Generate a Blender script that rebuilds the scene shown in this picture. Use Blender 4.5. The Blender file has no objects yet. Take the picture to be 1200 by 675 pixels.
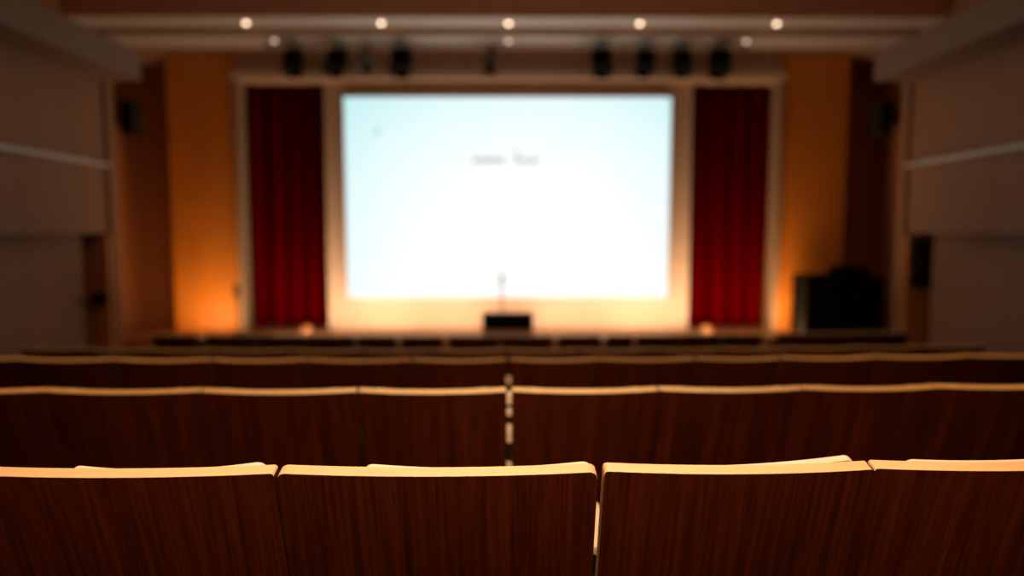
import bpy, bmesh, math, random
from mathutils import Vector, Matrix
random.seed(7)
C = bpy.context.scene.collection
R = math.radians
# ------------------------------------------------------------------ measured frame (1200x675, 24 mm lens)
EYE, F, PITCH, VX, CY = 1.30, 800.0, 4.8, 596.0, 337.5
def zrel(py, Y):                    # height (relative to the eye) of something seen on image row py at distance Y
    return Y * math.tan(math.atan((CY - py) / F) - R(PITCH))
def zat(py, Y): return EYE + zrel(py, Y)
def xat(px, Y, py=300.0):           # sideways position of something seen on column px at distance Y
    b = math.atan((CY - py) / F); e = b - R(PITCH)
    depth = Y / math.cos(e) * math.cos(b)
    return (px - VX) * depth / F

# ------------------------------------------------------------------ materials
def nodes(name):
    m = bpy.data.materials.new(name); m.use_nodes = True
    nt = m.node_tree; b = nt.nodes['Principled BSDF']
    return m, nt, b
def srgb(r, g, b):
    f = lambda c: (c/255/12.92) if c/255 <= 0.04045 else ((c/255+0.055)/1.055)**2.4
    return (f(r), f(g), f(b), 1)
def plain(name, col, rough=0.5, metal=0.0, spec=0.5, vary=0.08, scale=6.0, stretch=(1,1,1), bump=0.0):
    m, nt, b = nodes(name)
    tc = nt.nodes.new('ShaderNodeTexCoord'); mp = nt.nodes.new('ShaderNodeMapping')
    mp.inputs['Scale'].default_value = stretch
    n = nt.nodes.new('ShaderNodeTexNoise'); n.inputs['Scale'].default_value = scale; n.inputs['Detail'].default_value = 5
    mx = nt.nodes.new('ShaderNodeMix'); mx.data_type = 'RGBA'
    mx.inputs[6].default_value = tuple(c*(1-vary) for c in col[:3])+(1,)
    mx.inputs[7].default_value = tuple(min(1, c*(1+vary)) for c in col[:3])+(1,)
    nt.links.new(tc.outputs['Object'], mp.inputs[0]); nt.links.new(mp.outputs[0], n.inputs[0])
    nt.links.new(n.outputs[0], mx.inputs[0]); nt.links.new(mx.outputs[2], b.inputs['Base Color'])
    b.inputs['Roughness'].default_value = rough; b.inputs['Metallic'].default_value = metal
    b.inputs['Specular IOR Level'].default_value = spec
    if bump:
        bp = nt.nodes.new('ShaderNodeBump'); bp.inputs['Strength'].default_value = bump; bp.inputs['Distance'].default_value = 0.01
        nt.links.new(n.outputs[0], bp.inputs['Height']); nt.links.new(bp.outputs[0], b.inputs['Normal'])
    return m
def emit(name, col, s):
    m, nt, b = nodes(name)
    b.inputs['Base Color'].default_value = col
    b.inputs['Emission Color'].default_value = col; b.inputs['Emission Strength'].default_value = s
    return m
def veneer():
    m, nt, b = nodes('walnut_veneer')
    L = nt.links.new
    tc = nt.nodes.new('ShaderNodeTexCoord')
    oi = nt.nodes.new('ShaderNodeObjectInfo')
    mp = nt.nodes.new('ShaderNodeMapping'); mp.inputs['Scale'].default_value = (1, 0.03, 0.03)
    cmb = nt.nodes.new('ShaderNodeCombineXYZ'); mul = nt.nodes.new('ShaderNodeMath'); mul.operation = 'MULTIPLY'; mul.inputs[1].default_value = 37.0
    L(oi.outputs['Random'], mul.inputs[0]); L(mul.outputs[0], cmb.inputs[0]); L(cmb.outputs[0], mp.inputs['Location'])
    L(tc.outputs['Object'], mp.inputs[0])
    n1 = nt.nodes.new('ShaderNodeTexNoise'); n1.inputs['Scale'].default_value = 120; n1.inputs['Detail'].default_value = 6; n1.inputs['Roughness'].default_value = 0.65
    n2 = nt.nodes.new('ShaderNodeTexNoise'); n2.inputs['Scale'].default_value = 34; n2.inputs['Detail'].default_value = 4
    L(mp.outputs[0], n1.inputs[0]); L(mp.outputs[0], n2.inputs[0])
    r1 = nt.nodes.new('ShaderNodeValToRGB')
    r1.color_ramp.elements[0].position = 0.30; r1.color_ramp.elements[0].color = (0.034, 0.0072, 0.0014, 1)
    r1.color_ramp.elements[1].position = 0.68; r1.color_ramp.elements[1].color = (0.105, 0.020, 0.0018, 1)
    r2 = nt.nodes.new('ShaderNodeValToRGB')
    r2.color_ramp.elements[0].position = 0.3; r2.color_ramp.elements[0].color = (0.55, 0.5, 0.5, 1)
    r2.color_ramp.elements[1].position = 0.65; r2.color_ramp.elements[1].color = (1, 1, 1, 1)
    L(n1.outputs[0], r1.inputs[0]); L(n2.outputs[0], r2.inputs[0])
    mx = nt.nodes.new('ShaderNodeMix'); mx.data_type = 'RGBA'; mx.blend_type = 'MULTIPLY'; mx.inputs[0].default_value = 1
    L(r1.outputs[0], mx.inputs[6]); L(r2.outputs[0], mx.inputs[7]); L(mx.outputs[2], b.inputs['Base Color'])
    b.inputs['Roughness'].default_value = 0.5; b.inputs['Specular IOR Level'].default_value = 0.18
    return m
M = {
 'veneer': veneer(),
 'ply': plain('pale_plywood_edge', (0.88, 0.60, 0.31, 1), 0.42, spec=0.6, vary=0.10, scale=9, stretch=(1, 8, 8)),
 'pad': plain('lacquered_ply_screenlit', (0.94, 0.80, 0.62, 1), 0.35, spec=0.7, vary=0.05),  # reflected screen light is put into this pale base colour
 'darkmetal': plain('dark_metal', (0.03, 0.027, 0.025, 1), 0.4, 0.7),
 'brass': plain('brushed_steel', (0.75, 0.6, 0.45, 1), 0.3, 0.9),
 'black': plain('black_paint', (0.004, 0.004, 0.0035, 1), 0.8, spec=0.1),
 'blackgrille': plain('black_grille', (0.005, 0.005, 0.004, 1), 0.9, spec=0.1, scale=90, vary=0.4),
 'greymetal': plain('grey_metal', (0.20, 0.17, 0.15, 1), 0.45, 0.5),
 'dimbrown': plain('brown_enamel', (0.10, 0.05, 0.035, 1), 0.55),
 'carpet': plain('dark_red_brown_carpet', (0.035, 0.014, 0.008, 1), 0.95, vary=0.3, scale=120, spec=0.1),
 'stage': plain('stage_boards', (0.42, 0.22, 0.09, 1), 0.5, vary=0.15, scale=4, stretch=(0.3, 6, 1)),
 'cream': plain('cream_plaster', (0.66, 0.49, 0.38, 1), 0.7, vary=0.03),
 'orangewood': plain('honey_wood_panelling', (0.64, 0.215, 0.018, 1), 0.5, vary=0.16, scale=3, stretch=(1.5, 1, 0.5)),
 'header': plain('warm_brown_header', (0.52, 0.32, 0.20, 1), 0.6, vary=0.08),
 'recess': plain('reddish_wing_wall', (0.38, 0.14, 0.04, 1), 0.7, vary=0.08),
 'ceil': plain('off_white_ceiling_paint', (0.44, 0.405, 0.39, 1), 0.75, vary=0.03),
 'fascia': plain('brown_ceiling_paint', (0.60, 0.38, 0.28, 1), 0.8, vary=0.05),
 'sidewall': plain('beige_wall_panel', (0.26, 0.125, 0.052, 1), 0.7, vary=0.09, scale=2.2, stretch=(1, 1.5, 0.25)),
 'beam': plain('grey_beige_beam', (0.19, 0.12, 0.078, 1), 0.7, vary=0.04),
 'ledge': plain('pale_grey_ledge', (0.62, 0.60, 0.56, 1), 0.4, vary=0.03),
 'doorwood': plain('brown_door_wood', (0.55, 0.20, 0.04, 1), 0.6, vary=0.15, scale=5, stretch=(4, 1, 0.4)),
 'darkpanel': plain('dark_panel', (0.02, 0.014, 0.01, 1), 0.25),
 'tan': plain('tan_wood', (0.50, 0.30, 0.17, 1), 0.6),
 'bulb': emit('warm_downlight_lens', (1.0, 0.72, 0.48, 1), 5.5),
 'bulbdim': emit('dim_downlight_lens', (1.0, 0.74, 0.56, 1), 1.6),
 'amber': plain('amber_lamp_glass', (0.42, 0.15, 0.03, 1), 0.5),
 'lamp': emit('footlight_lens', (1.0, 0.62, 0.30, 1), 0.5),
 'trimtan': plain('muted_trim', (0.36, 0.25, 0.17, 1), 0.7, vary=0.03),
 'speaker': plain('grey_green_speaker', (0.035, 0.035, 0.027, 1), 0.8, spec=0.1),
 'ink': plain('faint_grey_lettering', (0.30, 0.33, 0.34, 1), 0.9),
}
def curtain_mat():
    m = plain('red_velvet', (0.10, 0.0002, 0.0002, 1), 1.0, vary=0.2, scale=14, stretch=(1, 1, 0.1), spec=0.0)
    m.node_tree.nodes['Principled BSDF'].inputs['Sheen Weight'].default_value = 0.0
    return m
M['curtain'] = curtain_mat()
def screen_mat():
    m, nt, b = nodes('projected_slide')
    L = nt.links.new
    tc = nt.nodes.new('ShaderNodeTexCoord'); sp = nt.nodes.new('ShaderNodeSeparateXYZ')
    L(tc.outputs['Generated'], sp.inputs[0])
    # distance from lower middle of the slide -> pale cyan towards the upper corners
    def mth(op, a, v=None, c=None):
        n = nt.nodes.new('ShaderNodeMath'); n.operation = op
        L(a, n.inputs[0])
        if c is not None: L(c, n.inputs[1])
        elif v is not None: n.inputs[1].default_value = v
        return n.outputs[0]
    dx = mth('SUBTRACT', sp.outputs[0], 0.56); dx = mth('MULTIPLY', dx, 0.95); dx = mth('MULTIPLY', dx, c=dx)
    dz = mth('SUBTRACT', sp.outputs[2], 0.30); dz = mth('MULTIPLY', dz, 0.75); dz = mth('MULTIPLY', dz, c=dz)
    s = mth('ADD', dx, c=dz); s = mth('SQRT', s)
    rp = nt.nodes.new('ShaderNodeValToRGB'); cr = rp.color_ramp
    cr.elements[0].position = 0.24; cr.elements[0].color = (0.985, 1.0, 0.99, 1)
    cr.elements[1].position = 0.85; cr.elements[1].color = (0.42, 0.80, 0.84, 1)
    e = cr.elements.new(0.52); e.color = (0.78, 0.955, 0.965, 1)
    L(s, rp.inputs[0]); L(rp.outputs[0], b.inputs['Emission Color'])
    b.inputs['Base Color'].default_value = (0.05, 0.05, 0.05, 1)
    b.inputs['Emission Strength'].default_value = 1.03
    b.inputs['Roughness'].default_value = 0.9
    return m
M['slide'] = screen_mat()

# ------------------------------------------------------------------ mesh helpers
class MB:
    def __init__(s): s.bm = bmesh.new()
    def box(s, x0, x1, y0, y1, z0, z1, mi=0, bev=0.0, rot=None, piv=None):
        r = bmesh.ops.create_cube(s.bm, size=1)
        vs = r['verts']
        for v in vs:
            v.co = Vector(((x0+x1)/2+v.co.x*(x1-x0), (y0+y1)/2+v.co.y*(y1-y0), (z0+z1)/2+v.co.z*(z1-z0)))
        fs = list({f for v in vs for f in v.link_faces})
        for f in fs: f.material_index = mi
        if rot is not None:
            bmesh.ops.rotate(s.bm, verts=vs, cent=piv or ((x0+x1)/2, (y0+y1)/2, (z0+z1)/2), matrix=rot)
        if bev:
            es = list({e for v in vs for e in v.link_edges})
            rr = bmesh.ops.bevel(s.bm, geom=es, offset=bev, segments=3, profile=0.5, affect='EDGES')
            for f in rr['faces']: f.material_index = mi
        return s
    def cyl(s, p0, p1, r0, r1=None, seg=20, mi=0, caps=True):
        r1 = r0 if r1 is None else r1
        p0, p1 = Vector(p0), Vector(p1); d = p1-p0
        q = d.to_track_quat('Z', 'Y').to_matrix().to_4x4(); q.translation = (p0+p1)/2
        r = bmesh.ops.create_cone(s.bm, cap_ends=caps, segments=seg, radius1=r0, radius2=r1, depth=d.length, matrix=q)
        for f in {f for v in r['verts'] for f in v.link_faces}:
            f.material_index = mi; f.smooth = len(f.verts) == 4
        return s
    def ball(s, c, r, sc=(1,1,1), mi=0, seg=20):
        q = Matrix.Translation(c) @ Matrix.Diagonal((r*sc[0], r*sc[1], r*sc[2], 1))
        rr = bmesh.ops.create_uvsphere(s.bm, u_segments=seg, v_segments=seg//2+2, radius=1, matrix=q)
        for f in {f for v in rr['verts'] for f in v.link_faces}: f.material_index = mi; f.smooth = True
        return s
    def tube(s, pts, r, mi=0, seg=10):
        for a, b in zip(pts, pts[1:]): s.cyl(a, b, r, seg=seg, mi=mi)
        for p in pts[1:-1]: s.ball(p, r, mi=mi, seg=seg)
        return s
    def build(s, name, mats, parent=None, origin=None):
        me = bpy.data.meshes.new(name)
        if origin is not None:
            bmesh.ops.translate(s.bm, verts=s.bm.verts, vec=-Vector(origin))
        s.bm.to_mesh(me); s.bm.free()
        for m in (mats if isinstance(mats, (list, tuple)) else [mats]): me.materials.append(M[m])
        o = bpy.data.objects.new(name, me); C.objects.link(o)
        if origin is not None: o.location = origin
        if parent is not None: o.parent = parent
        return o
def tag(o, label=None, cat=None, group=None, kind=None):
    if label: o['label'] = label
    if cat: o['category'] = cat
    if group: o['group'] = group
    if kind: o['kind'] = kind
    return o
def empty(name, loc, label, cat, group=None, rz=0):
    o = bpy.data.objects.new(name, None); C.objects.link(o); o.location = loc; o.rotation_euler = (0, 0, rz)
    o.empty_display_size = 0.1
    return tag(o, label, cat, group)
def struct(name, mb, mat, label=None):
    o = mb.build(name, mat); tag(o, label, kind='structure'); return o

# ------------------------------------------------------------------ main planes
YW, YP, YR = 10.6, 10.45, 11.15            # screen wall, pier fronts, wing recess wall
STAGE = EYE - 1.53                         # stage floor
STAGE_Y = 9.6                              # stage front edge
CEIL = EYE + 3.28
XW = 5.0                                   # side walls
XO = 5.9                                   # outer wing walls
RD = {1: 1.19, 2: 2.38, 3: 3.57, 4: 4.76, 6: 7.14}
TOP = {1: 0.438, 2: 0.575, 3: 0.692, 4: 0.850, 6: 1.112}      # drop from the eye to the rear top edge of each row
SEATH = 0.862
FLOORZ = {i: EYE - TOP[i] - SEATH for i in RD}
FRONTFLOOR = FLOORZ[6] - 0.02

# floor: stepped tiers then flat in front of the stage
fb = MB()
ys = [(-3.2, 0.05, FLOORZ[1]+0.10), (0.05, RD[1]+0.62, FLOORZ[1]), (RD[1]+0.62, RD[2]+0.62, FLOORZ[2]), (RD[2]+0.62, RD[3]+0.62, FLOORZ[3]),
      (RD[3]+0.62, RD[4]+0.62, FLOORZ[4]), (RD[4]+0.62, RD[4]+1.5, (FLOORZ[4]+FLOORZ[6])/2), (RD[4]+1.5, 11.6, FLOORZ[6])]
for a, b, z in ys: fb.box(-6.2, 6.2, a, b, -1.2, z)
struct('floor', fb, 'carpet')

# ceiling: main slab and two stepped panels with dark risers facing the seats
z2 = zat(56, 10.45); y2 = (z2-EYE)/math.tan(math.atan((CY-42)/F)-R(PITCH))
z1 = zat(33, y2);    y1 = (z1-EYE)/math.tan(math.atan((CY-20)/F)-R(PITCH))
z0 = zat(64, 10.45)
for nm, a_, b_, z_ in (('ceiling', -3.2, y1, CEIL), ('ceiling_step_1', y1, y2, z1), ('ceiling_step_2', y2, 10.45, z2), ('ceiling_step_3', 10.45, 11.9, z0)):
    cb = MB(); cb.box(-6.2, 6.2, a_, b_, z_, CEIL+0.3)
    cb.bm.normal_update()
    for f in cb.bm.faces:
        if f.normal.y < -0.5 or nm in ('ceiling', 'ceiling_step_3'): f.material_index = 1
    struct(nm, cb, ['ceil', 'fascia'])


# back wall
struct('wall_back', MB().box(-6.2, 6.2, -3.4, -3.2, -1.2, CEIL+0.3), 'sidewall')

# front: plaster wall round the screen, piers, header, wing walls
xl0, xl1 = xat(283, YP), xat(384, YW)      # left curtain opening
xr0, xr1 = xat(808, YW), xat(910, YP)
xpl, xpr = xat(204, YP), xat(988, YP)
ztop = zat(94, YW)
struct('wall_front', MB().box(xl1, xr0, YW, YW+0.25, STAGE-0.5, ztop+0.3), 'cream')
struct('wall_rear', MB().box(-6.2, 6.2, YR+0.55, YR+0.75, -1.2, CEIL), 'recess')
for sgn, a, b, nm in ((-1, xpl, xl0, 'left'), (1, xr1, xpr, 'right')):
    struct('wall_pier_'+nm, MB().box(a, b, YP, YR+0.4, -1.0, z0+0.02), 'orangewood')
    # pale corner trim beside the curtain
    e = b if sgn < 0 else a
    struct('trim_1' if sgn < 0 else 'trim_2', MB().box(e-0.03 if sgn < 0 else e-0.045, e+0.045 if sgn < 0 else e+0.03, YP-0.035, YP+0.25, STAGE, ztop+0.02, bev=0.005), 'trimtan')
    # wing recess: rear wall and outer side wall up to the ceiling
    xa, xb = (-6.2, a+0.02) if sgn < 0 else (b-0.02, 6.2)
    struct('wall_wing_'+nm, MB().box(xa, xb, YR, YR+0.2, -1.0, z0+0.03), 'recess')
    ow = MB(); x0, x1 = sorted((sgn*XO, sgn*(XO+0.3)))
    ow.box(x0, x1, 8.77, YR+0.3, -1.2, EYE+2.3); ow.box(x0, x1, 8.77, YR+0.3, EYE+2.3, CEIL)
    ow.box(x0, x1, -3.2, 8.77, EYE+1.75, CEIL)
    ow.bm.normal_update()
    for f in ow.bm.faces:
        if (f.calc_center_median().y < 8.78 or f.calc_center_median().z > EYE+2.31) and abs(f.normal.x) > 0.5: f.material_index = 1
    struct('wall_outer_'+nm, ow, ['recess', 'sidewall'])
# header over the opening, with a paler ledge
zl0, zl1 = zat(94, YP), zat(84, YP)
struct('wall_header', MB().box(xl0-0.05, xr1+0.05, YP+0.02, YW+0.55, zl0, z0+0.02), 'header')
struct('trim_3', MB().box(xl0-0.06, xr1+0.06, YP-0.05, YP+0.05, zl0, zl1, bev=0.008), 'cream')

# stage
sb = MB(); sb.box(-5.88, 5.88, 8.8, YR+0.6, -1.0, STAGE-0.30)
struct('floor_stage_step', sb, 'stage')
struct('floor_stage', MB().box(-5.89, 5.89, STAGE_Y, YR+0.6, STAGE-0.32, STAGE), 'stage')

# ------------------------------------------------------------------ side walls
zs = EYE - 0.035                           # underside of the upper wall
for sgn, nm in ((-1, 'left'), (1, 'right')):
    def bx(mb, xa, xb, *r, **k):
        x0, x1 = sorted((sgn*xa, sgn*xb)); return mb.box(x0, x1, *r, **k)
    up = MB()
    yend, s0, s1 = 8.82, 8.2, 8.66
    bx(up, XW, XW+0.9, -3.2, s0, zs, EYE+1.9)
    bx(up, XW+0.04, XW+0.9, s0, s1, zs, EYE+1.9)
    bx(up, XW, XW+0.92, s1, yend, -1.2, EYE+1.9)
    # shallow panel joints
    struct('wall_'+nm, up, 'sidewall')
    k = MB()
    for y in (2.6, 4.1, 5.6, 7.1): bx(k, XW-0.004, XW+0.02, y, y+0.012, zs+0.01, EYE+1.8)
    struct('trim_%d' % (4 if sgn < 0 else 5), k, 'recess')
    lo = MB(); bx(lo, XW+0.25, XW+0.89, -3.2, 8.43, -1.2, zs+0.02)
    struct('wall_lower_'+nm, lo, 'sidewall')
    bm_ = MB(); bx(bm_, 4.46, XW+0.05, -3.2, 8.5, zat(95, 8.5), zat(62, 8.5), bev=0.01)
    struct('beam_'+nm, bm_, 'beam')
    lg = MB(); bx(lg, XW-0.09, XW+0.02, -3.2, 8.2, EYE+0.79, EYE+0.83, bev=0.005)
    bx(lg, XW-0.02, XW+0.05, 8.2, 8.66, EYE+0.80, EYE+0.83)
    struct('trim_%d' % (6 if sgn < 0 else 7), lg, 'ledge')
    # door closing the side passage, facing the seats
    dr = MB(); bx(dr, XW+0.02, XW+0.88, 8.58, 8.655, -0.72, zs-0.02, bev=0.004)
    bx(dr, XW+0.12, XW+0.78, 8.572, 8.59, -0.55, 0.30, bev=0.003)
    d = struct('door_%d' % (1 if sgn < 0 else 2), dr, 'doorwood')
    if sgn > 0:
        g = MB(); bx(g, XW+0.07, XW+0.80, 8.565, 8.585, zat(338, 8.5), zs-0.09)
        g.build('upper_panel', 'darkpanel', d)  # dark panel covering the upper part of the right door
    else:
        h = MB()
        hx, hz = xat(112, 8.45), zat(350, 8.45)
        h.cyl((hx, 8.58, hz), (hx, 8.49, hz), 0.075, seg=28); h.cyl((hx, 8.49, hz), (hx, 8.44, hz), 0.03)
        h.ball((hx, 8.42, hz), 0.062, (1.15, 0.6, 0.8))
        h.build('door_handle', 'black', d)

# ------------------------------------------------------------------ projection screen and slide
YS = YW - 0.06
sx0, sx1 = xat(407, YS), xat(783, YS); sz0, sz1 = zat(349, YS), zat(114, YS)
scr = empty('projection_screen', ((sx0+sx1)/2, YS, sz0), 'large glowing white projection screen on the cream wall between the red curtains', 'projection screen')
inv = Vector(scr.location)
def child(mb, name, mat, par): return mb.build(name, mat, par, None)
def rel(par, *b): return b
mb = MB(); w = (sx1-sx0)/2; h = sz1-sz0
mb.box(-w, w, -0.012, 0.0, 0, h); mb.build('screen_surface', 'slide', scr)
mb = MB(); t = 0.02
for a in ((-w-t, w+t, -t, 0), (-w-t, w+t, h, h+t), (-w-t, -w, 0, h), (w, w+t, 0, h)): mb.box(a[0], a[1], -0.01, 0.055, a[2], a[3])
mb.build('screen_frame', 'cream', scr)
# faint small writing on the slide, too soft to read: a row of short x-height strokes and one tall stroke
tx = MB()
def stroke(p0, p1, q0, q1):
    tx.box(xat(p0, YS)-inv.x, xat(p1, YS)-inv.x, -0.0165, -0.0125, zat(q1, YS)-inv.z, zat(q0, YS)-inv.z)
x = 555.0
while x < 590:
    stroke(x, x+1.1, 185.6, 190.6); stroke(x, x+3.0, 185.6, 186.4); stroke(x+2.0, x+2.9, 185.6, 190.6)
    x += 4.2
tx.build('slide_lettering', 'ink', scr); tx = MB()
x = 606.0
stroke(604.5, 605.8, 175.5, 190.6)
while x < 631:
    stroke(x, x+1.0, 185.6, 190.6); stroke(x, x+2.8, 189.8, 190.6); stroke(x+1.9, x+2.7, 185.6, 190.6)
    x += 4.3
tx.build('slide_lettering', 'ink', scr)
lg = MB(); cx, cz = xat(445, YS)-inv.x, zat(155, YS)-inv.z
lg.box(cx-0.04, cx+0.03, -0.0165, -0.0125, cz-0.008, cz+0.008); lg.box(cx-0.012, cx+0.004, -0.0165, -0.0125, cz-0.05, cz+0.04)
lg.build('slide_mark', 'ink', scr)

# ------------------------------------------------------------------ curtains
def curtain(x0, x1, label):
    bm = bmesh.new(); n = 150; rows = 14
    zb, zt = STAGE+0.02, ztop-0.01
    W = x1-x0; ph = random.random()*6
    grid = []
    for j in range(rows+1):
        v = j/rows; r = []
        for i in range(n+1):
            u = i/n
            a = 0.10*math.sin(u*2*math.pi*4.2+ph+0.5*math.sin(u*7+ph)) + 0.012*math.sin(u*2*math.pi*15+ph*2)
            a *= 0.75+0.35*(1-v)
            r.append(bm.verts.new((x0+W*u+0.012*math.sin(v*5+u*30), YW+0.22+a, zb+(zt-zb)*v)))
        grid.append(r)
    for j in range(rows):
        for i in range(n):
            f = bm.faces.new((grid[j][i], grid[j][i+1], grid[j+1][i+1], grid[j+1][i])); f.smooth = True
    me = bpy.data.meshes.new('stage_curtain'); bmesh.ops.translate(bm, verts=bm.verts, vec=(-(x0+x1)/2, -YW-0.22, -zb)); bm.to_mesh(me); bm.free()
    me.materials.append(M['curtain'])
    root = empty('stage_curtain', ((x0+x1)/2, YW+0.22, zb), label, 'curtain', 'red curtains beside the screen')
    o = bpy.data.objects.new('curtain_fabric', me); C.objects.link(o); o.parent = root
    sm = o.modifiers.new('thick', 'SOLIDIFY'); sm.thickness = 0.008
    rb = MB(); rb.cyl((-W/2, 0, zt-zb-0.03), (W/2, 0, zt-zb-0.03), 0.02); rb.build('curtain_rod', 'darkmetal', root)
curtain(xl0+0.012, xl1-0.015, 'dark red pleated stage curtain left of the screen, beside the slim microphone stand')
curtain(xr0+0.015, xr1-0.012, 'dark red pleated stage curtain right of the screen, towards the black speaker stack')

# ------------------------------------------------------------------ hanging stage lights
bar = MB(); zbar = z0 + 0.02; YB = 10.12
zbar = zat(53.5, YB)
bar.cyl((xat(318, YB), YB, zbar), (xat(872, YB), YB, zbar), 0.018)
for px in (322, 460, 596, 730, 868): bar.cyl((xat(px, YB), YB, zbar), (xat(px, YB), YP+0.025, zbar), 0.010)
tag(bar.build('lighting_bar', 'greymetal'), 'thin metal lighting bar carrying the stage lights above the screen', 'lighting bar')
fix = [(345, 1.0, 'black', 'boxy black stage light above the left curtain, first from the left on the bar'),
       (396, 1.0, 'black', 'black stage light just past the left curtain, second from the left on the bar'),
       (430, 0.72, 'greymetal', 'small greyish stage light between two larger black ones left of centre'),
       (471, 1.06, 'black', 'black stage light right of the small greyish one, above the screen'),
       (576, 0.74, 'dimbrown', 'small brown stage light alone near the middle of the bar'),
       (705, 1.04, 'black', 'black stage light above the right part of the screen, first after the long gap'),
       (757, 0.95, 'black', 'black stage light above the upper right corner of the screen'),
       (799, 0.98, 'black', 'black stage light above the edge between screen wall and right curtain'),
       (844, 1.10, 'black', 'large black stage light above the right curtain, last on the bar')]
for px, s, mt, lb in fix:
    X = xat(px, YB, 69); zc = zat(69.5, YB); s *= 1.12
    t = empty('stage_light', (X, YB, zc), lb, 'stage light', 'stage lights hung above the screen')
    a = random.uniform(-0.25, 0.25)
    b = MB(); r = 0.105*s
    d = Vector((a*0.5, -0.35, -0.55)).normalized()
    p0 = -d*0.13*s; p1 = d*0.13*s
    if mt == 'black':
        tilt = Matrix.Rotation(R(25), 3, 'X')
        b.box(-r*1.05, r*1.05, -r*0.95, r*0.95, -r*1.0, r*1.0, bev=r*0.16, rot=tilt, piv=(0, 0, 0))
        for q in (-0.5, 0, 0.5): b.box(-r*0.8, r*0.8, -r*0.3+q*r, -r*0.2+q*r, r*0.98, r*1.06, rot=tilt, piv=(0, 0, 0))
    else: b.cyl(p0, p1, r*0.92, r, seg=28); b.ball(p0, r*0.86, (1, 1, 0.9))
    b.cyl(p1, p1+d*0.02, r*1.0, r*1.0, seg=28)
    b.build('lamp_body', mt, t)
    l = MB(); l.cyl(p1+d*0.021, p1+d*0.026, r*0.9, seg=28); l.build('lens', 'blackgrille', t)
    y = MB()
    y.tube([(-r*1.12, 0, -0.01), (-r*1.12, 0, zbar-zc-0.042), (r*1.12, 0, zbar-zc-0.042), (r*1.12, 0, -0.01)], 0.010)
    y.build('yoke', mt, t)
    c = MB(); c.box(-0.025, 0.025, -0.02, 0.02, zbar-zc-0.036, zbar-zc-0.0175, bev=0.004); c.build('clamp', mt, t)
    for k in range(2):
        side = Vector((1, 0, 0)) if k == 0 else d.cross(Vector((1, 0, 0)))
        for sg in (-1, 1):
            f = MB()
            ctr = p1 + d*0.05 + side*sg*r*1.05
            other = d.cross(side)
            vs = [f.bm.verts.new(ctr + other*r*o1*0.85 + d*o2*0.04 + side*sg*o2*0.02) for o1, o2 in ((-1, -1), (1, -1), (1, 1), (-1, 1))]
            f.bm.faces.new(vs)
            o = f.build('barn_door', mt, t); sm = o.modifiers.new('t', 'SOLIDIFY'); sm.thickness = 0.004

# ------------------------------------------------------------------ ceiling downlights
def down(px, py, z, mt, lb, grp):
    e = math.atan((CY-py)/F)-R(PITCH); Y = (z-0.012-EYE)/math.tan(e)
    X = xat(px, Y, py)
    t = empty('ceiling_downlight', (X, Y, z), lb, 'downlight', grp)
    r = MB(); r.cyl((0, 0, 0.0), (0, 0, -0.010), 0.055, 0.045, seg=28); r.build('trim_ring', 'ceil', t)
    g = MB(); g.ball((0, 0, -0.012), 0.034, (1, 1, 0.75)); g.build('lens', mt, t)
    l = bpy.data.lights.new('spot', 'SPOT'); l.energy = 3 if mt == 'bulb' else 0.8; l.color = (1, 0.70, 0.42); l.spot_size = R(80); l.spot_blend = 0.6; l.shadow_soft_size = 0.04
    o = bpy.data.objects.new('downlight_lamp', l); C.objects.link(o); o.location = (X, Y, z-0.06)
for px, w_ in ((289, 'above the left curtain'), (447, 'above the left third of the screen'), (596, 'in the exact middle of the outer line of five'),
              (750, 'above the right third of the screen'), (911, 'above the right curtain edge')):
    down(px, 27, z1, 'bulb', 'bright round ceiling downlight '+w_, 'outer line of five downlights')
for px, w_ in ((322, 'above the left curtain'), (596, 'in the middle, nearest the lighting bar'), (875, 'above the right curtain')):
    down(px, 48, z2, 'bulbdim', 'dim round ceiling downlight '+w_, 'inner line of three dim downlights')

# ------------------------------------------------------------------ wall loudspeakers
for sgn, px, lb in ((-1, 154, 'small dark loudspeaker high on the left wing wall'), (1, 1036, 'small dark loudspeaker high on the right wing wall')):
    Y = 10.45
    zc = zat(139, Y)
    X = sgn*(XO-0.24) if sgn > 0 else -(XO-0.24)
    X = xat(px, Y, 139)
    t = empty('wall_speaker', (X, Y, zc), lb, 'loudspeaker', 'wall loudspeakers')
    b = MB(); b.box(-0.10, 0.10, -0.10, 0.12, -0.25, 0.25, bev=0.02); b.build('cabinet', 'speaker', t)
    g = MB(); g.box(-0.085, 0.085, -0.112, -0.101, -0.23, 0.23, bev=0.004); g.build('grille', 'blackgrille', t)
    k = MB(); xw = sgn*XO - X; k.box(min(0.1*sgn, xw), max(0.1*sgn, xw), 0.0, 0.05, -0.03, 0.03); k.build('wall_bracket', 'darkmetal', t)

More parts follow.
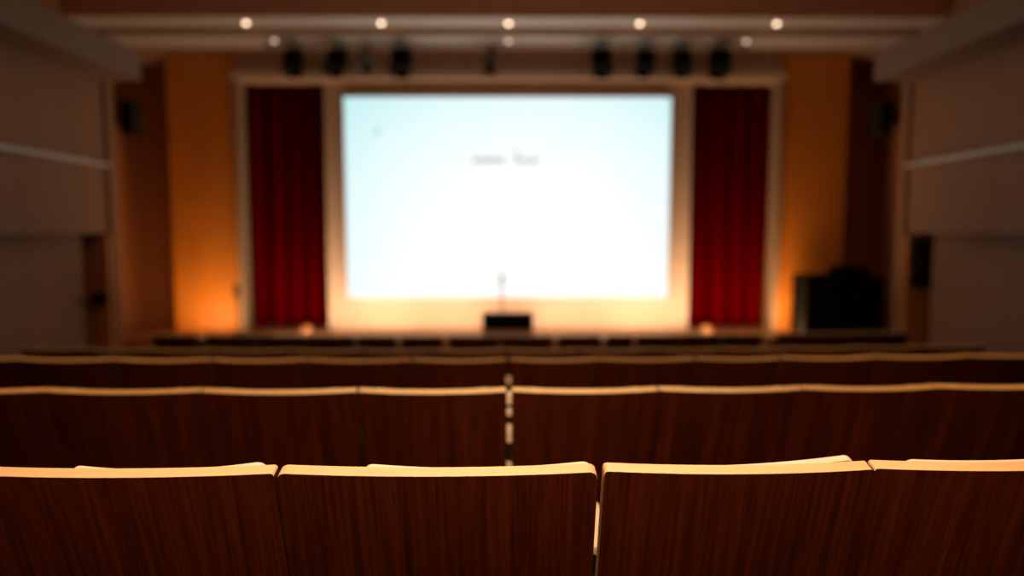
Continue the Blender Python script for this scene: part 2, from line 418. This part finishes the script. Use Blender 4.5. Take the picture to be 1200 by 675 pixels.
# ------------------------------------------------------------------ black speaker stack on stage
def cabinet(px0, px1, pyt, Y, dep, lb, rounded=False):
    x0, x1 = xat(px0, Y), xat(px1, Y); zt = zat(pyt, Y)-STAGE; w = (x1-x0)/2
    t = empty('stage_speaker', ((x0+x1)/2, Y+dep/2, STAGE), lb, 'loudspeaker', 'black loudspeakers at the stage side')
    b = MB()
    if rounded:
        # tapering hood: bevelled profile
        bm = b.bm; pr = [(-w, 0.03), (w, 0.03), (w, zt-0.16), (w*0.62, zt-0.02), (w*0.35, zt), (-w*0.62, zt), (-w*0.9, zt-0.05), (-w, zt-0.12)]
        fr = [bm.verts.new((x, -dep/2, z)) for x, z in pr]; bk = [bm.verts.new((x, dep/2, z)) for x, z in pr]
        bm.faces.new(fr); bm.faces.new(bk[::-1])
        for i in range(len(pr)): bm.faces.new((fr[i], bk[i], bk[(i+1) % len(pr)], fr[(i+1) % len(pr)]))
        bmesh.ops.recalc_face_normals(bm, faces=bm.faces)
    else: b.box(-w, w, -dep/2, dep/2, 0.03, zt, bev=0.015)
    b.build('cabinet', 'black', t)
    g = MB(); g.box(-w+0.03, w-0.03, -dep/2-0.012, -dep/2-0.001, 0.08, zt-0.19 if rounded else zt-0.05, bev=0.004); g.build('grille', 'blackgrille', t)
    for sx in (-1, 1):
        for sy in (-1, 1):
            f = MB(); f.cyl((sx*(w-0.05), sy*(dep/2-0.06), 0), (sx*(w-0.05), sy*(dep/2-0.06), 0.031), 0.02); f.build('foot', 'darkmetal', t)
cabinet(947, 989.5, 323, 9.75, 0.5, 'black square-topped loudspeaker beside the lit wood pier')
cabinet(990.5, 1026, 312, 9.78, 0.5, 'tallest black loudspeaker with sloped top, middle of the stack', True)
cabinet(1027, 1041, 325, 9.82, 0.42, 'narrow black loudspeaker at the wing side of the stack')

# ------------------------------------------------------------------ black box over a tan strip and microphone stands
YL = 9.62
x0, x1 = xat(565, YL), xat(625, YL); w = (x1-x0)/2; hh = zat(368, YL)-STAGE; pl = zat(387, YL)-STAGE
t = empty('floor_monitor', ((x0+x1)/2, YL+0.12, STAGE), 'low wide black box over a tan strip at stage centre, below the screen', 'stage monitor')
b = MB(); b.box(-w, w, -0.11, 0.12, pl, hh, bev=0.012); b.build('cabinet', 'black', t)
g = MB(); g.box(-w+0.03, w-0.03, -0.118, -0.1101, pl+0.025, hh-0.025); g.build('grille', 'blackgrille', t)
p = MB(); p.box(-w-0.005, w+0.005, -0.115, 0.125, 0, pl-0.001, bev=0.006); p.build('lower_strip', 'tan', t)  # tan strip along the foot of the box
def micstand(px, py, Y, lb, boom=False):
    X = xat(px, Y, 350); h = zat(py, Y)-STAGE
    t = empty('microphone_stand', (X, Y, STAGE), lb, 'microphone stand', 'microphone stands on stage')
    b = MB(); b.cyl((0, 0, 0.0), (0, 0, 0.018), 0.13, 0.12, seg=32); b.build('base', 'darkmetal', t)
    b = MB(); b.cyl((0, 0, 0.018), (0, 0, h*0.6), 0.014); b.cyl((0, 0, h*0.6), (0, 0, h-0.17), 0.010); b.cyl((0, 0, h*0.58), (0, 0, h*0.63), 0.02); b.build('pole', 'darkmetal', t)
    b = MB(); b.cyl((0, 0, h-0.19), (0, -0.015, h-0.14), 0.02); b.build('clip', 'darkmetal', t)
    b = MB(); b.cyl((0, 0, h-0.20), (0, -0.05, h-0.05), 0.014, 0.022); b.ball((0, -0.06, h-0.03), 0.032); b.build('microphone', 'black' if not boom else 'darkmetal', t)
    if boom:
        b = MB(); b.box(-0.045, 0.05, -0.02, -0.008, h-0.24, h-0.02, bev=0.004); b.build('script_holder', 'dimbrown', t)
micstand(588, 321, 10.32, 'slim microphone stand behind the black box at stage centre')
micstand(279, 332, 10.15, 'dark microphone stand between lit wood pier and left curtain', True)

# amber lamps on the stage floor at the foot of each curtain
for px, lb in ((360, 'small domed amber lamp on the stage floor at the left curtain'), (828, 'small domed amber lamp on the stage floor at the right curtain')):
    Y = 10.3; X = xat(px, Y, 383)
    t = empty('floor_lamp', (X, Y, STAGE), lb, 'floor lamp', 'amber lamps by the curtains')
    b = MB(); b.cyl((0, 0, 0), (0, 0, 0.025), 0.10, 0.095, seg=28); b.build('base', 'tan', t)
    b = MB(); b.ball((0, 0, 0.03), 0.085, (1, 0.9, 0.9)); b.build('lamp_dome', 'amber', t)

# low footlight troughs on the stage floor
foot_x = (-4.45, -3.0, -1.9, -0.65, 0.65, 1.9, 2.9, 3.81)
names = ('before the left wood pier', 'before the left curtain', 'under the left half of the screen, outer one', 'behind the black box, towards its left',
         'behind the black box, towards its right', 'under the right half of the screen, outer one', 'before the right curtain', 'before the right wood pier')
FOOT_E = (15, 13, 20, 20, 20, 20, 13, 20)
YF = 9.90
for i, fx in enumerate(foot_x):
    YF = 9.70 if i == 0 else 9.84
    t = empty('footlight', (fx, YF, STAGE), 'low footlight trough '+names[i], 'footlight', 'footlights along the stage')
    b = MB(); b.box(-0.45, 0.45, -0.06, 0.06, 0.0, 0.008); b.box(-0.45, 0.45, -0.06, -0.05, 0.0, 0.034); b.build('housing', 'tan', t)
    b = MB(); b.cyl((-0.42, 0.0, 0.021), (0.42, 0.0, 0.021), 0.011); b.build('lamp_tube', 'lamp', t)
    l = bpy.data.lights.new('foot', 'AREA'); l.shape = 'RECTANGLE'; l.size = 0.9; l.size_y = 0.03; l.energy = FOOT_E[i]; l.color = (1.0, 0.55, 0.22) if i in (0, 7) else (1.0, 0.65, 0.38)
    o = bpy.data.objects.new('footlight_glow', l); C.objects.link(o); o.location = (fx, YF, STAGE+0.045)
    o.rotation_euler = Vector((0, -0.5, -0.85)).to_track_quat('Z', 'Y').to_euler()

# ------------------------------------------------------------------ seats
REC = R(17)
def rowdy(row, X):                          # gentle curve of the rows
    return 0.010*X*X + 0.014*X
def panel(w, h, t, sag, rc, name, mats, parent, x0=0.0, y0=0.0, ztop=0.0, rake=REC, smile=0.0, tilt=0.0, side=0):
    """curved plate: rear face towards -Y, top edge at ztop; rounded top corners"""
    bm = bmesh.new()
    us = sorted(set([i/24 for i in range(25)] + [k*rc/w/5 for k in range(1, 6)] + [1-k*rc/w/5 for k in range(1, 6)]))
    nv = 10
    def pt(u, v, off):
        x = (u-0.5)*w; e = min(u, 1-u)*w
        drop = 0.0 if e >= rc else rc - math.sqrt(max(0, rc*rc-(rc-e)**2))
        top = smile*((2*u-1)**2) + tilt*(2*u-1) - drop
        s = (1-v)*(h+top) - top            # distance below the nominal top, along the rake
        yc = sag*((2*u-1)**2)
        yy = y0 + yc + s*math.sin(rake) + off*math.cos(rake)
        zz = ztop - s*math.cos(rake) + off*math.sin(rake)
        return (x0+x, yy, zz)
    A = [[bm.verts.new(pt(u, j/nv, 0)) for u in us] for j in range(nv+1)]
    B = [[bm.verts.new(pt(u, j/nv, t)) for u in us] for j in range(nv+1)]
    n = len(us)
    def face(vs, mi, sm):
        f = bm.faces.new(vs); f.material_index = mi; f.smooth = sm
    for j in range(nv):
        for i in range(n-1):
            face((A[j][i], A[j][i+1], A[j+1][i+1], A[j+1][i]), 0, True)
            face((B[j][i+1], B[j][i], B[j+1][i], B[j+1][i+1]), 0, True)
        face((A[j][0], A[j+1][0], B[j+1][0], B[j][0]), side, False)
        face((A[j+1][n-1], A[j][n-1], B[j][n-1], B[j+1][n-1]), 0, False)
    for i in range(n-1):
        face((A[nv][i], A[nv][i+1], B[nv][i+1], B[nv][i]), 1, False)
        face((A[0][i+1], A[0][i], B[0][i], B[0][i+1]), 1, False)
    bm.normal_update()
    bm.edges.ensure_lookup_table()
    for e in bm.edges:
        if len(e.link_faces) == 2 and e.link_faces[0].material_index != e.link_faces[1].material_index: e.smooth = False
    me = bpy.data.meshes.new(name); bm.to_mesh(me); bm.free()
    for m in mats: me.materials.append(M[m])
    o = bpy.data.objects.new(name, me); C.objects.link(o); o.parent = parent
    return o

def seat(row, px0, px1, label, group, pad=None, sag=0.026, side=0, rc=0.004):
    Y = RD[row]
    pyr = CY + F*math.tan(math.atan(TOP[row]/Y)-R(PITCH))
    x0, x1 = xat(px0, Y, pyr), xat(px1, Y, pyr)
    X = (x0+x1)/2; w = x1-x0
    yy = Y + rowdy(row, X)
    slope = 0.020*X + 0.014
    fz = FLOORZ[row]
    t = empty('auditorium_seat', (X, yy, fz), label, 'seat', group, rz=math.atan(slope)*0.7)
    zt = SEATH
    lowres = row > 3
    panel(w, 0.50, 0.027, sag, rc, 'backrest', ['veneer', 'ply'], t, ztop=zt, side=side)
    if pad:
        a, b_ = (xat(p, Y+0.04, pyr) - X for p in pad[:2]); up, sm, tl = pad[2], pad[3], pad[4]
    else:
        a, b_, up, sm, tl = -w*0.40, w*0.40, -0.012, 0.006, 0
    pc = (a+b_)/2; pw = b_-a
    panel(pw, 0.46, 0.016, sag*(pw/w)**2, 0.022, 'backrest_pad', ['pad', 'pad'], t, x0=pc, y0=0.0285*math.cos(REC)+ (sag*((2*pc/w)**2) if pad else 0.0)+ (0.004 if pad else 0.002), ztop=zt+0.0285*math.sin(REC)+up, smile=sm, tilt=tl, side=1)
    # tip-up seat folded against the back
    s = MB(); s.box(-w*0.43, w*0.43, -0.03, 0.03, -0.21, 0.21, mi=0, bev=0.022, rot=Matrix.Rotation(R(8), 3, 'X'))
    bmesh.ops.translate(s.bm, verts=s.bm.verts, vec=(0, 0.30, 0.56)); s.build('seat', 'veneer', t)
    # two pedestal legs with feet, joined by a bar
    for sg in (-1, 1):
        l = MB(); lx = sg*(w*0.5-0.05)
        l.box(lx-0.02, lx+0.02, 0.155, 0.235, 0.02, 0.50, bev=0.006); l.box(lx-0.032, lx+0.032, 0.10, 0.34, 0.0, 0.022, bev=0.006)
        l.build('leg', 'darkmetal', t)
    c = MB(); c.box(-w*0.5+0.05, w*0.5-0.05, 0.18, 0.21, 0.34, 0.38, bev=0.004); c.build('cross_bar', 'darkmetal', t)
    arm = MB(); ax = -w*0.5+0.028
    arm.box(ax-0.024, ax+0.024, 0.19, 0.43, 0.615, 0.64, bev=0.010); arm.build('armrest', 'ply', t)
    arm2 = MB(); arm2.box(ax-0.012, ax+0.012, 0.21, 0.26, 0.42, 0.615, bev=0.004); arm2.build('armrest_support', 'darkmetal', t)
    return t
ordn = ['first', 'second', 'third', 'fourth', 'fifth', 'sixth', 'seventh', 'eighth', 'ninth']
# nearest row
r1 = [(-67, 317, (81, 313, -0.015, 0.012, 0.004), 'walnut seat in the nearest row, cut by the left edge', 0, 0.006),
      (319.5, 703, (424, 696, -0.014, 0.009, 0.002), 'walnut seat back nearest the camera, just left of the narrow bright gap', 0, 0.018),
      (711, 1037, (714, 1010, -0.012, 0.006, 0.010), 'walnut seat back in the nearest row, just right of the narrow bright gap', 1, 0.008),
      (1040, 1366, (1072, 1330, -0.008, 0.005, 0.006), 'dark walnut seat in the nearest row, cut by the right edge', 0, 0.006)]
for a, b_, pad, lb, sd, rc in r1: seat(1, a, b_, lb, 'seats in the nearest row', pad, sag=0.020, side=sd, rc=rc)
r2 = [(-130, 44), (46, 229), (231, 415), (418, 593), (600, 775), (777, 950), (952, 1115), (1117, 1290)]
for i, (a, b_) in enumerate(r2):
    k = (3-i) if i < 4 else i-4; sd = 'left' if i < 4 else 'right'
    seat(2, a, b_, 'walnut auditorium seat, %s to the %s of the metal-clipped gap in the second row' % (ordn[k], sd), 'seats in the second row', sag=0.036)
r3 = [(-105, 10), (12, 127), (129, 241), (244, 356), (358, 480), (483, 593), (598, 704), (705, 819), (822, 923), (926, 1040), (1042, 1155), (1157, 1270)]
for i, (a, b_) in enumerate(r3):
    k = (5-i) if i < 6 else i-6; sd = 'left' if i < 6 else 'right'
    seat(3, a, b_, 'blurred walnut seat in the third row, %s to the %s of its centre gap' % (ordn[k], sd), 'seats in the third row', sag=0.05)
r4 = [10, 90, 170, 252, 336, 420, 504, 592, 679, 765, 850, 934, 1017, 1100, 1183]
for i, (a, b_) in enumerate(zip(r4, r4[1:])):
    k = (6-i) if i < 7 else i-7; sd = 'left' if i < 7 else 'right'
    seat(4, a+1, b_-1, 'blurred brown seat in the fourth row, %s from its centre towards the %s' % (ordn[k], sd), 'seats in the fourth row', sag=0.05)
r6 = [(172, 226), (237, 294), (296, 354), (356, 414), (418, 463), (470, 518), (526, 586), (588, 648), (655, 705), (712, 743), (749, 799), (801, 850), (852, 900), (920, 974), (976, 1030), (1032, 1085)]
for i, (a, b_) in enumerate(r6):
    k = (7-i) if i < 8 else i-8; sd = 'left' if i < 8 else 'right'
    seat(6, a, b_, 'small dark seat in the front row by the stage, %s from centre towards the %s' % (ordn[k], sd), 'seats in the front row by the stage')

# metal post with clips standing in the centre gap of the second row
def post(row, px, lb):
    Y = RD[row]+0.02; X = xat(px, Y, 480)
    t = empty('gap_post', (X, Y+0.15, FLOORZ[row]), lb, 'post')
    p = MB(); p.box(-0.005, 0.005, -0.02, 0.02, 0.0, SEATH-0.03, bev=0.001); p.build('post_bar', 'darkmetal', t)
    return t
YG = RD[2]+0.17
t = empty('gap_post', (xat(597, YG, 480), YG, FLOORZ[2]), 'slim metal post with bright clips in the centre gap of the second row', 'post')
p = MB(); p.box(-0.006, 0.006, -0.01, 0.01, 0.0, zat(478, YG)-FLOORZ[2]); p.build('post_bar', 'darkmetal', t)
for ya, yb in ((460, 473), (478, 486), (497, 509), (511, 517), (541, 549)):
    c = MB(); c.box(-0.0095, 0.0095, -0.016, 0.012, zat(yb, YG)-FLOORZ[2], zat(ya, YG)-FLOORZ[2], bev=0.003); c.build('clip', 'pad', t)
YG = RD[3]+0.02
t = empty('gap_post', (xat(596, YG, 440), YG, FLOORZ[3]), 'short metal post with a pale clip in the centre gap of the third row', 'post')
p = MB(); p.box(-0.007, 0.007, -0.01, 0.01, 0.0, zat(441, YG)-FLOORZ[3]); p.build('post_bar', 'darkmetal', t)
c = MB(); c.box(-0.012, 0.012, -0.016, 0.012, zat(449, YG)-FLOORZ[3], zat(441, YG)-FLOORZ[3], bev=0.003); c.build('clip', 'pad', t)

# ------------------------------------------------------------------ lights
def area(loc, to, sx, sy, e, col, spread=180):
    l = bpy.data.lights.new('unseen_lamp', 'AREA'); l.shape = 'RECTANGLE'; l.size = sx; l.size_y = sy; l.energy = e; l.color = col; l.spread = R(spread)
    o = bpy.data.objects.new('unseen_light', l); C.objects.link(o); o.location = loc
    o.rotation_euler = (Vector(loc)-Vector(to)).to_track_quat('Z', 'Y').to_euler(); return o
def spot(loc, to, e, col, size, blend=1.0, soft=0.3):
    l = bpy.data.lights.new('unseen_lamp', 'SPOT'); l.energy = e; l.color = col; l.spot_size = R(size); l.spot_blend = blend; l.shadow_soft_size = soft
    o = bpy.data.objects.new('unseen_light', l); C.objects.link(o); o.location = loc
    o.rotation_euler = (Vector(loc)-Vector(to)).to_track_quat('Z', 'Y').to_euler(); return o
WARM = (1.0, 0.62, 0.30)
# unseen ceiling spots over the rows, aimed and tinted to colour the seat tops
spot((0, 1.7, CEIL-0.1), (0, 1.6, 0), 640, (1.0, 0.76, 0.52), 44)
for x in (-2.3, 2.3):
    spot((x, 2.0, CEIL-0.1), (x, 2.2, 0), 250, (1.0, 0.50, 0.16), 84)
# two unseen spots added behind the camera; narrow cones imitate lens vignetting on seat backs
for x in (-0.8, 1.0):
    spot((0.12, -1.9, 2.5), (x, 2.9, 0.82), 450, (1.0, 0.54, 0.25), 38)
# unseen spots added to brighten the side walls
for sg in (-1, 1):
    spot((sg*1.0, 4.0, CEIL-0.1), (sg*5.0, 7.8, 0.7), 95, (1.0, 0.60, 0.30), 62)
wd = bpy.data.worlds.new('World'); bpy.context.scene.world = wd; wd.use_nodes = True
wd.node_tree.nodes['Background'].inputs[0].default_value = (0.02, 0.012, 0.008, 1); wd.node_tree.nodes['Background'].inputs[1].default_value = 1

# ------------------------------------------------------------------ camera
cam = bpy.data.cameras.new('camera'); co = bpy.data.objects.new('camera', cam); C.objects.link(co)
cam.sensor_width = 36; cam.lens = 24; cam.clip_start = 0.05
co.location = (0, 0, EYE); co.rotation_euler = (R(90-PITCH), 0, -math.atan(4/F))
cam.dof.use_dof = True; cam.dof.focus_distance = 1.27; cam.dof.aperture_fstop = 1.0
sc = bpy.context.scene; sc.camera = co
sc.view_settings.view_transform = 'Standard'; sc.view_settings.look = 'None'; sc.view_settings.gamma = 1; sc.view_settings.exposure = 0
sc.view_settings.use_curve_mapping = False
